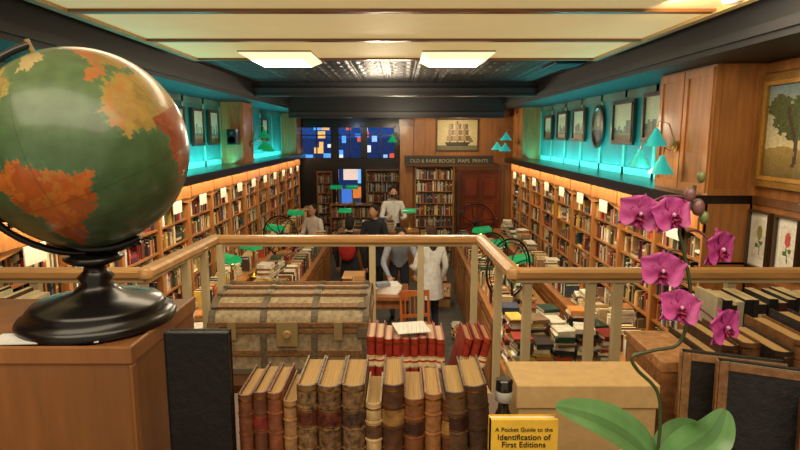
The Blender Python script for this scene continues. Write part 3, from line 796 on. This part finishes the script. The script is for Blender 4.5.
# folios right
mb=MB()
mb.box(.43,.505,.90,1.05,KZ,-.372,C(150,100,56)); mb.box(.428,.507,.898,1.052,-.385,-.366,C(176,124,76))
mb.box(.455,.48,.895,.9,-.46,-.42,C(196,170,120))
mb.build('folio_case',[M_LEATH],.002)
mb=MB()
dbook(mb,.528,.03,.20,.13,.93,C(70,48,34),C(120,90,50))
dbook(mb,.562,.028,.215,.13,.92,C(60,34,24),None,lean=-3); dbook(mb,.596,.03,.22,.13,.92,C(104,66,38),C(140,100,50),lean=-3)
for i in range(5): dbook(mb,.640+i*.04,.036,.205+.015*(i%3),.14,.92+.01*(i%2),[C(48,34,28),C(120,78,42),C(34,30,32),C(88,46,30),C(60,50,40)][i],None)
mb.build('folio_books',[M_LEATH,M_PAGES,M_BRASS])
# leaning boards: big black covered volumes standing with a cover towards the viewer
def board(name,x,y,w_,h_,t,yaw,tilt,fc,ec):
    mb=MB(); mb.M=T(x,y,KZ)@R(yaw,'Z')@R(-tilt,'X')
    mb.box(0,w_,0,.004,0,h_,fc,0); mb.box(0,w_,t-.004,t,0,h_,fc,0); mb.box(.004,w_-.003,.004,t-.004,.003,h_-.004,PG,1)
    g=.012
    for q in((0,g,0,h_),(w_-g,w_,0,h_),(g,w_-g,h_-g,h_),(g,w_-g,0,g)): mb.box(q[0],q[1],-.002,0,q[2],q[3],ec,0)
    mb.box(-.003,.0,0,t,0,h_,ec,0)
    mb.build(name,[M_LEATH,M_PAGES],.001)
board('black_folio',.455,.775,.16,.235,.03,-24,8,C(22,21,22),C(134,92,54))
board('black_folio',.437,.845,.14,.225,.024,-20,5,C(30,26,24),C(150,108,66))
board('framed_etching',.53,.70,.17,.21,.02,-24,9,C(34,34,34),C(110,72,42))
mb=MB(); mb.box(.09,.225,.64,.735,KZ,KZ+.022,C(80,50,36)); mb.box(.094,.221,.637,.731,KZ+.022,KZ+.04,PG); mb.box(.09,.225,.64,.735,KZ+.04,KZ+.045,C(80,50,36)); mb.build('stacked_book',[M_LEATH],.001)
yb=MB(); z0=KZ+.046; yb.box(.112,.197,.672,.678,z0,-.350,C(236,190,60)); yb.box(.114,.195,.678,.686,z0+.002,-.352,C(235,228,205)); yb.box(.112,.197,.686,.687,z0,-.350,C(220,170,40)); yb.box(.112,.1135,.672,.687,z0,-.350,C(232,186,44))
yo=yb.build('yellow_guide_book',[M_PAPER])
text('A Pocket Guide to the',(.1545,.6715,-.365),.0078,C(30,26,20),yo,ext=.0002)
text('Identification of\nFirst Editions',(.1545,.6715,-.376),.0105,C(20,18,16),yo,ext=.0004)
mb=MB(); mb.M=T(.146,.765,KZ); mb.lathe([(.015,0),(.0155,.01),(.0155,.15),(.012,.17),(.008,.18),(.008,.19),(.012,.192),(.012,.206),(.012,.207),(.012,.222),(.009,.224)],[C(20,22,24)]*5+[C(200,204,204)]*3+[C(18,18,18)]*3,0,24); mb.build('ink_bottle',[M_GLASS])
mb=MB(); mb.M=T(-.34,.70,KZ); mb.lathe([(.02,0),(.022,.01),(.02,.09),(.01,.11),(.01,.125)],C(225,225,220),0,20); mb.build('glue_bottle',[M_GLASS])
def shelfrow(x0,x1,y,zt):
    w=MB(); w.box(x0-.03,x1+.03,y-.02,y+.22,zt-.03,zt,mul(HON,.8)); w.box(x0-.03,x0,y-.02,y+.22,-1.6,zt-.03,HON); w.box(x1,x1+.03,y-.02,y+.22,-1.6,zt-.03,HON); w.box(x0,x1,y+.19,y+.22,-1.6,zt-.03,DHON)
    for zz in(-1.5,-1.15): w.box(x0,x1,y,y+.19,zz-.02,zz,HON)
    w.build('low_bookcase',[M_WOOD],.003); b=MB()
    pal=[C(24,24,28),C(30,30,34),C(216,208,186),C(40,36,36),C(200,192,166),C(70,40,28)]
    row_x(b,x0,x1,y,.17,zt,.14,.175,pal)
    for zz in(-1.5,-1.15): row_x(b,x0+.01,x1-.01,y+.01,.17,zz,.2,.26)
    b.build('low_bookcase_books',[M_BOOK],recalc=False)
shelfrow(1.22,2.2,2.15,-.79)
shelfrow(-2.3,-1.45,2.15,-.79)

# ---------------- orchid ----------------
root=bpy.data.objects.new('orchid_plant',None); sc.collection.objects.link(root)
mb=MB(); mb.M=T(.338,.70,KZ); mb.lathe([(.04,0),(.045,.01),(.056,.11),(.06,.115),(.06,.125),(.054,.125),(.05,.11)],C(180,176,166),0,32); mb.ell((0,0,.11),(.05,.05,.012),C(70,50,34),1)
mb.build('pot',[M_GLOSS,M_CLOTH],parent=root)
mb=MB(); SG=C(70,80,46)
def cr(P,n=8):
    P=[Vector(p) for p in P]; Q=[P[0]]+P+[P[-1]]; out=[]
    for i in range(1,len(Q)-2):
        for k in range(n):
            t=k/n; a,b_,c,d=Q[i-1],Q[i],Q[i+1],Q[i+2]
            out.append(.5*((2*b_)+(-a+c)*t+(2*a-5*b_+4*c-d)*t*t+(-a+3*b_-3*c+d)*t**3))
    out.append(P[-1]); return out
mb.tube(cr([(.335,.70,-.44),(.337,.70,-.37),(.330,.70,-.325),(.302,.70,-.295),(.296,.70,-.278),(.322,.70,-.27),(.352,.70,-.262),(.362,.70,-.23),(.362,.70,-.19),(.350,.70,-.14),(.343,.70,-.115),(.353,.70,-.09),(.358,.70,-.06)]),.0023,SG,0,8)
FL=[((.289,.69,-.095),-12,2),((.324,.683,-.096),10,-6),((.388,.69,-.138),28,8),((.316,.68,-.163),-10,0),((.338,.675,-.208),5,-12),((.400,.685,-.235),25,5)]
for (p,a,b_) in FL:
    mb.tube(cr([(.352,.702,p[2]+.02),((p[0]+.352)/2,.705,p[2]+.02),(p[0],p[1]+.006,p[2])],5),.0013,C(110,60,70),0,6)
for (p,r) in (((.3526,.7,-.072),.008),((.3635,.7,-.087),.009),((.372,.7,-.100),.007),((.362,.695,-.050),.006)):
    mb.ell(p,(r*.85,r*.85,r*1.2),C(130,90,90) if r>.007 else C(120,130,80),0,12,8)
mb.build('stem_and_buds',[M_LEAF],parent=root)
def petal(mb,M0,L,W,ang,cup,bend,c0,c1,nx=10,ny=12,pw=.75,sk=.55):
    mb.M=M0@R(ang,'Z'); vs=[];fs=[];cs=[]
    for j in range(ny+1):
        t=j/ny; w=W*max(0.02,math.sin(math.pi*min(1,(t*.93+.04))**sk))**pw
        for i in range(nx+1):
            s=i/nx*2-1
            vs.append((s*w,t*L*(1-.16*s*s),cup*s*s*w*2+bend*t*t*L+.0012*math.sin(s*6+t*7)))
    for j in range(ny):
        for i in range(nx):
            a=j*(nx+1)+i; fs.append((a,a+1,a+nx+2,a+nx+1)); s=abs((i+.5)/nx*2-1); cs.append(mixc(c0,c1,min(1,.25+.5*s*s+.35*(j/ny)+ (.1 if i%2 else 0))))
    mb.add(vs,fs,cs,0,True)
mb=MB(); P0=C(140,20,92); P1=C(206,84,164)
for n,(p,yaw,pit) in enumerate(FL):
    M0=T(*p)@R(yaw,'Z')@R(90+pit-10,'X')@R((n*23)%30-15,'Z')@Matrix.Scale(.94,4)
    for a in(0,128,-128): petal(mb,M0@T(0,0,-.0015),.029,.0125,a,.12,-.12,P0,P1,pw=.7)
    for a in(64,-64): petal(mb,M0@T(0,0,.001),.032,.023,a,.07,.03,P0,P1,pw=.6,sk=.62)
    petal(mb,M0@T(0,0,.004)@R(50,'X'),.014,.006,180,.8,.6,C(110,8,60),C(160,20,80)); 
    for a in(120,-120): petal(mb,M0@T(0,0,.003)@R(25,'X'),.009,.004,a,.5,1.0,C(120,10,60),C(180,60,110))
    mb.M=M0; mb.ell((0,.001,.006),(.0022,.003,.003),C(220,170,200),0,10,8)
mb.build('blooms',[M_PETAL],parent=root,recalc=False)
mb=MB()
def leaf(path,W,c):
    mb.M=I4; P=cr(path,8); n=len(P); vs=[];fs=[];cs=[]; nx=8
    for j,p in enumerate(P):
        t=j/(n-1); tg=(P[min(j+1,n-1)]-P[max(j-1,0)]).normalized(); sd=tg.cross(Vector((0,-.55,.83))).normalized(); nn=sd.cross(tg).normalized()
        w=W*max(.04,math.sin(math.pi*(.12+.86*t)))**.7
        for i in range(nx+1):
            s=i/nx*2-1; q=p+sd*s*w+nn*(w*.28*abs(s)); vs.append(tuple(q))
    for j in range(n-1):
        for i in range(nx):
            a=j*(nx+1)+i; fs.append((a,a+1,a+nx+2,a+nx+1)); cs.append(mul(c,.75 if i in(3,4) else 1.0+.06*(i%2)))
    mb.add(vs,fs,cs,0,True)
G1=C(104,150,92)
leaf([(.335,.70,-.435),(.30,.69,-.39),(.25,.68,-.356),(.192,.67,-.332)],.030,G1)
leaf([(.34,.69,-.435),(.360,.675,-.40),(.382,.66,-.365),(.396,.66,-.330)],.028,mul(G1,1.05))
leaf([(.335,.69,-.435),(.32,.65,-.405),(.30,.62,-.40),(.275,.60,-.41)],.024,mul(G1,.85))
leaf([(.34,.71,-.435),(.37,.73,-.41),(.41,.75,-.41),(.44,.755,-.43)],.022,mul(G1,.7))
mb.build('leaves',[M_LEAF],parent=root,recalc=False)

# ---------------- people ----------------
def person(name,x,y,yaw,H=1.7,shirt=C(200,200,200),pants=C(40,42,52),hair=C(40,28,20),lean=0,wr=None,el=None,longhair=False,mask=None,short=False,headpitch=0,skin=C(208,158,126),bag=None,step=.0,coat=False):
    s=H/1.7
    J={'pel':(0,0,.94),'sp':(0,0,1.13),'ch':(0,0,1.31),'nk':(0,0,1.45),'hb':(0,.015,1.53)}
    for q,sg in(('l',-1),('r',1)):
        J['sh'+q]=(sg*.175,0,1.385); J['hp'+q]=(sg*.09,0,.89); J['kn'+q]=(sg*.10,.02+sg*step,.49); J['an'+q]=(sg*.105,sg*step*1.2-.01,.085); J['to'+q]=(sg*.115,sg*step*1.2+.15,.035)
    def ln(p):
        v=Vector(p)-Vector((0,0,.94)); return tuple(Matrix.Rotation(-math.radians(lean),3,'X')@v+Vector((0,0,.94)))
    for k in('sp','ch','nk','hb','shl','shr'): J[k]=ln(J[k])
    for i,q in enumerate('lr'):
        sg=-1 if q=='l' else 1
        J['el'+q]=el[i] if el else ln((sg*.235,-.02,1.11)); J['wr'+q]=wr[i] if wr else ln((sg*.24,.08,.87))
    rad={'pel':.135,'sp':.12,'ch':.135,'nk':.06,'hb':.055,'shl':.07,'shr':.07,'ell':.05,'elr':.05,'wrl':.032,'wrr':.032,'hpl':.095,'hpr':.095,'knl':.065,'knr':.065,'anl':.045,'anr':.045,'tol':.036,'tor':.036}
    ks=list(J); ix={k:i for i,k in enumerate(ks)}
    E=[('pel','sp'),('sp','ch'),('ch','nk'),('nk','hb')]
    for q in'lr': E+=[('ch','sh'+q),('sh'+q,'el'+q),('el'+q,'wr'+q),('pel','hp'+q),('hp'+q,'kn'+q),('kn'+q,'an'+q),('an'+q,'to'+q)]
    me=bpy.data.meshes.new('tmp'); me.from_pydata([J[k] for k in ks],[(ix[a],ix[b]) for a,b in E],[])
    ob=bpy.data.objects.new('tmp',me); sc.collection.objects.link(ob)
    md=ob.modifiers.new('s','SKIN'); md.use_smooth_shade=True
    for k in ks:
        d=me.skin_vertices[0].data[ix[k]]; r=rad[k]; d.radius=(r,r*.8 if k in('pel','sp','ch') else r); d.use_root=(k=='pel')
    sd=ob.modifiers.new('d','SUBSURF'); sd.levels=2; sd.render_levels=2
    bpy.context.view_layer.update()
    ev=ob.evaluated_get(bpy.context.evaluated_depsgraph_get()); m2=ev.to_mesh()
    vs=[tuple(v.co) for v in m2.vertices]; fs=[tuple(p.vertices) for p in m2.polygons]
    fc=[tuple(p.center) for p in m2.polygons]
    ev.to_mesh_clear(); bpy.data.objects.remove(ob); bpy.data.meshes.remove(me)
    tag={}
    for a,b in E:
        if b=='hb': tag[(a,b)]=skin
        elif b[:2] in('hp','kn','an'): tag[(a,b)]=pants
        elif b[:2]=='to': tag[(a,b)]=C(30,26,24)
        elif b[:2]=='wr': tag[(a,b)]=skin if short else shirt
        else: tag[(a,b)]=shirt
    def dseg(p,a,b):
        a=Vector(a);b=Vector(b);p=Vector(p);ab=b-a;t=max(0,min(1,(p-a).dot(ab)/ab.length_squared)); return (p-a-ab*t).length
    cs=[]
    for c in fc:
        best=min(E,key=lambda e:dseg(c,J[e[0]],J[e[1]])-rad[e[1]]*.5); cs.append(tag[best])
    mb=MB(); B=T(x,y,-3)@R(yaw,'Z')@Matrix.Scale(s,4); mb.M=B
    mb.add(vs,fs,cs,0,True)
    if coat:
        # open skirt of the coat hanging from the waist to mid-thigh
        seg=26; rings=[(1.12,.135,.115),(1.0,.155,.13),(.88,.175,.15),(.76,.185,.165),(.64,.195,.175)]
        cv=[];cf_=[]
        for z_,rx_,ry_ in rings:
            for i in range(seg+1):
                a=math.pi/2+.12+(2*math.pi-.24)*i/seg; f=1+.04*math.sin(a*7)*(1.12-z_)*2
                cv.append((rx_*f*math.cos(a),ry_*f*math.sin(a),z_))
        for j in range(len(rings)-1):
            for i in range(seg):
                k=j*(seg+1)+i; cf_.append((k,k+1,k+seg+2,k+seg+1))
        mb.add(cv,cf_,mul(shirt,.95),0,True)
    hb=Vector(J['hb']); HM=B@T(*hb)@R(-lean*.6-headpitch,'X'); mb.M=HM
    mb.ell((0,.02,.085),(.074,.092,.112),skin,1,20,14)
    mb.ell((0,.075,.02),(.04,.03,.035),skin,1,12,8)
    mb.ell((0,.112,.08),(.011,.016,.03),skin,1,8,6); mb.ell((0,.114,.068),(.015,.016,.014),skin,1,8,6)
    for e in(-1,1):
        mb.ell((e*.076,.015,.085),(.012,.02,.032),skin,1,8,6); mb.ell((e*.03,.103,.095),(.013,.008,.008),C(235,230,225),1,8,6); mb.ell((e*.03,.110,.095),(.006,.004,.006),C(30,20,16),1,8,6)
        mb.ell((e*.03,.104,.113),(.018,.006,.004),hair,1,8,4)
    mb.ell((0,.104,.04),(.024,.008,.007),C(160,84,76),1,8,6)
    if mask: mb.ell((0,.075,.05),(.062,.05,.045),mask,1,14,10)
    mb.ell((0,-.008,.112),(.083,.097,.105),hair,2,18,12,M=Matrix.Rotation(math.radians(12),3,'X'))
    mb.ell((0,-.04,.06),(.078,.07,.085),hair,2,14,10)
    if longhair: mb.ell((0,-.06,-.03),(.082,.055,.16),hair,2,14,10)
    mb.M=B
    for q,sg in(('l',-1),('r',1)):
        w=Vector(J['wr'+q]); e=Vector(J['el'+q]); d=(w-e).normalized()
        side=d.cross(Vector((0,1,.3))); 
        if side.length<.1: side=Vector((1,0,0))
        side.normalize(); nrm=side.cross(d).normalized()
        pm=Matrix((side,nrm,d)).transposed()
        pc=w+d*.045; mb.ell(pc,(.04,.016,.05),skin,1,12,8,M=pm)
        for k,Lf in enumerate((.062,.074,.07,.055)):
            o=pc+d*.035+side*(-.027+.018*k); mb.tube([o,o+d*Lf*.5+nrm*.006,o+d*Lf*.8+nrm*.02,o+d*Lf*.9+nrm*.034],[.0095,.009,.008,.006],skin,1,8)
        o=pc-side*.03*sg; mb.tube([o,o-side*.025*sg+d*.02,o-side*.03*sg+d*.045+nrm*.01],[.011,.010,.007],skin,1,8)
        if not short: mb.tube([w-d*.02,w+d*.012],[.034,.036],mul(shirt,.9),0,12)
    nk=Vector(J['nk']); mb.tube([nk+Vector((.062*math.cos(a),.062*math.sin(a),.012)) for a in [2*math.pi*i/14 for i in range(14)]],.012,mul(shirt,.85),0,6,closed=True)
    if bag:
        c=Vector(J['ch'])+Vector((0,-.18,-.1)); mb.ell(c,(.15,.10,.20),bag,0,14,10)
        for e_ in(-1,1): mb.tube([c+Vector((e_*.1,.05,.15)),Vector(J['sh'+('l' if e_<0 else 'r')])+Vector((-e_*.05,.02,.075)),Vector(J['ch'])+Vector((e_*.11,.13,-.02)),c+Vector((e_*.12,.12,-.15))],.014,mul(bag,.6),0,6)
    mb.build(name,[M_CLOTH,M_SKIN,M_CLOTH],recalc=False)
WS=C(240,238,232)
person('man_in_white_shirt',-.16,12.75,190,1.84,shirt=WS,pants=C(30,30,36),hair=C(36,26,20),mask=C(36,36,40),wr=((-.12,.36,1.12),(.14,.36,1.14)),el=((-.24,.1,1.1),(.25,.1,1.1)),headpitch=12)
person('woman_in_white_top',-1.72,11.35,150,1.62,shirt=C(236,224,214),hair=C(40,24,18),longhair=True,wr=((-.1,.3,1.05),(.16,.3,1.0)),el=((-.25,.05,1.1),(.25,.05,1.1)),short=True)
person('man_bending_in_grey',-.02,9.3,185,1.72,shirt=C(160,168,182),pants=C(40,44,60),hair=C(44,38,34),lean=42,wr=((-.22,.62,.86),(.2,.62,.84)),el=((-.28,.4,1.02),(.28,.4,1.0)))
person('woman_in_white_coat',.46,8.3,25,1.66,shirt=C(226,228,228),pants=C(50,54,70),hair=C(70,46,32),longhair=True,step=.05,wr=((-.16,.3,1.06),(.23,.10,.86)),el=((-.25,.04,1.1),(.235,-.03,1.1)),coat=True)
person('visitor_with_red_backpack',-.82,9.3,-10,1.66,shirt=C(34,34,40),pants=C(30,32,44),hair=C(30,22,18),bag=C(170,36,32),step=.04)
person('visitor_in_dark_coat',-.46,10.4,160,1.72,shirt=C(44,46,54),pants=C(28,28,34),hair=C(50,36,26),wr=((-.1,.3,1.1),(.14,.3,1.08)),el=((-.25,.05,1.1),(.25,.05,1.1)),headpitch=15,coat=True)

# ---------------- lights ----------------
def area(loc,d,sx,sy,p,col,name='area_light'):
    l=bpy.data.lights.new(name,'AREA'); l.shape='RECTANGLE'; l.size=sx; l.size_y=sy; l.energy=p; l.color=col
    o=bpy.data.objects.new(name,l); sc.collection.objects.link(o); o.location=(loc[0],loc[1],loc[2]+ZO)
    d=Vector(d)
    if abs(d.x)+abs(d.y)>1e-4: o.rotation_euler=d.to_track_quat('-Z','Y').to_euler()
    elif d.z>0: o.rotation_euler=(math.pi,0,0)
    return o
def point(loc,p,col,r=.05):
    l=bpy.data.lights.new('point_light','POINT'); l.energy=p; l.color=col; l.shadow_soft_size=r
    o=bpy.data.objects.new('point_light',l); sc.collection.objects.link(o); o.location=(loc[0],loc[1],loc[2]+ZO)
WARM=(1,.76,.46); WW=(1,.82,.58); CYL=(.06,.88,.86)
area((-1.13,5.75,.67),(0,0,-1),.45,.5,52,WW); area((.53,5.75,.67),(0,0,-1),.45,.5,52,WW)
area((2.36,8.85,-.575),(.55,0,-1),8.2,.03,66,WARM); area((-2.55,9.6,-.575),(-.55,0,-1),11.8,.03,84,WARM)
area((2.66,8.83,-.47),(.5,0,1),6.2,.05,42,CYL); area((-2.86,7.2,-.47),(-.5,0,1),5.6,.05,42,CYL); area((-2.86,12.9,-.47),(-.5,0,1),4.2,.05,28,CYL)
area((-.2,.2,.72),(0,.25,-1),2.2,1.2,29,(1,.85,.64))  # added overhead light for the foreground, no fixture modelled
area((-.4,2.2,.76),(0,.1,-1),1.6,.6,18,WW)  # added helper light to lift the trunk and railing, no fixture here
area((1.6,3.4,.70),(.9,.25,-.6),.5,.5,20,WW)  # added fill aimed at the landscape painting and right wall, no lamp modelled
point((0,11.5,.2),55,WW,.2); point((-.3,8.6,.4),55,WW,.2); point((1.3,12.7,.1),24,WARM,.1)  # added fill points in open air to brighten the shop's middle and back
point((2.2,5.25,-.3),3,WARM,.05); point((-1.3,14.3,.2),8,(.6,.75,1),.1)
for p in((1.36,9.55,-1.65),(1.43,8.35,-1.65),(1.5,7.25,-1.65),(-2.25,7.6,-1.72),(-2.2,8.5,-1.72)): point(p,2.5,WARM,.03)
w=bpy.data.worlds.new('World'); sc.world=w; w.use_nodes=True
w.node_tree.nodes['Background'].inputs[0].default_value=(1,.84,.62,1); w.node_tree.nodes['Background'].inputs[1].default_value=.42
sc.view_settings.view_transform='Standard'
sc.view_settings.exposure=0.08
cd=bpy.data.cameras.new('Camera'); cam=bpy.data.objects.new('Camera',cd); sc.collection.objects.link(cam)
cd.sensor_width=36; cd.lens=26; cd.clip_start=.02
cam.location=(0,0,ZO); cam.rotation_euler=(math.radians(90-8.85),0,0)
sc.camera=cam
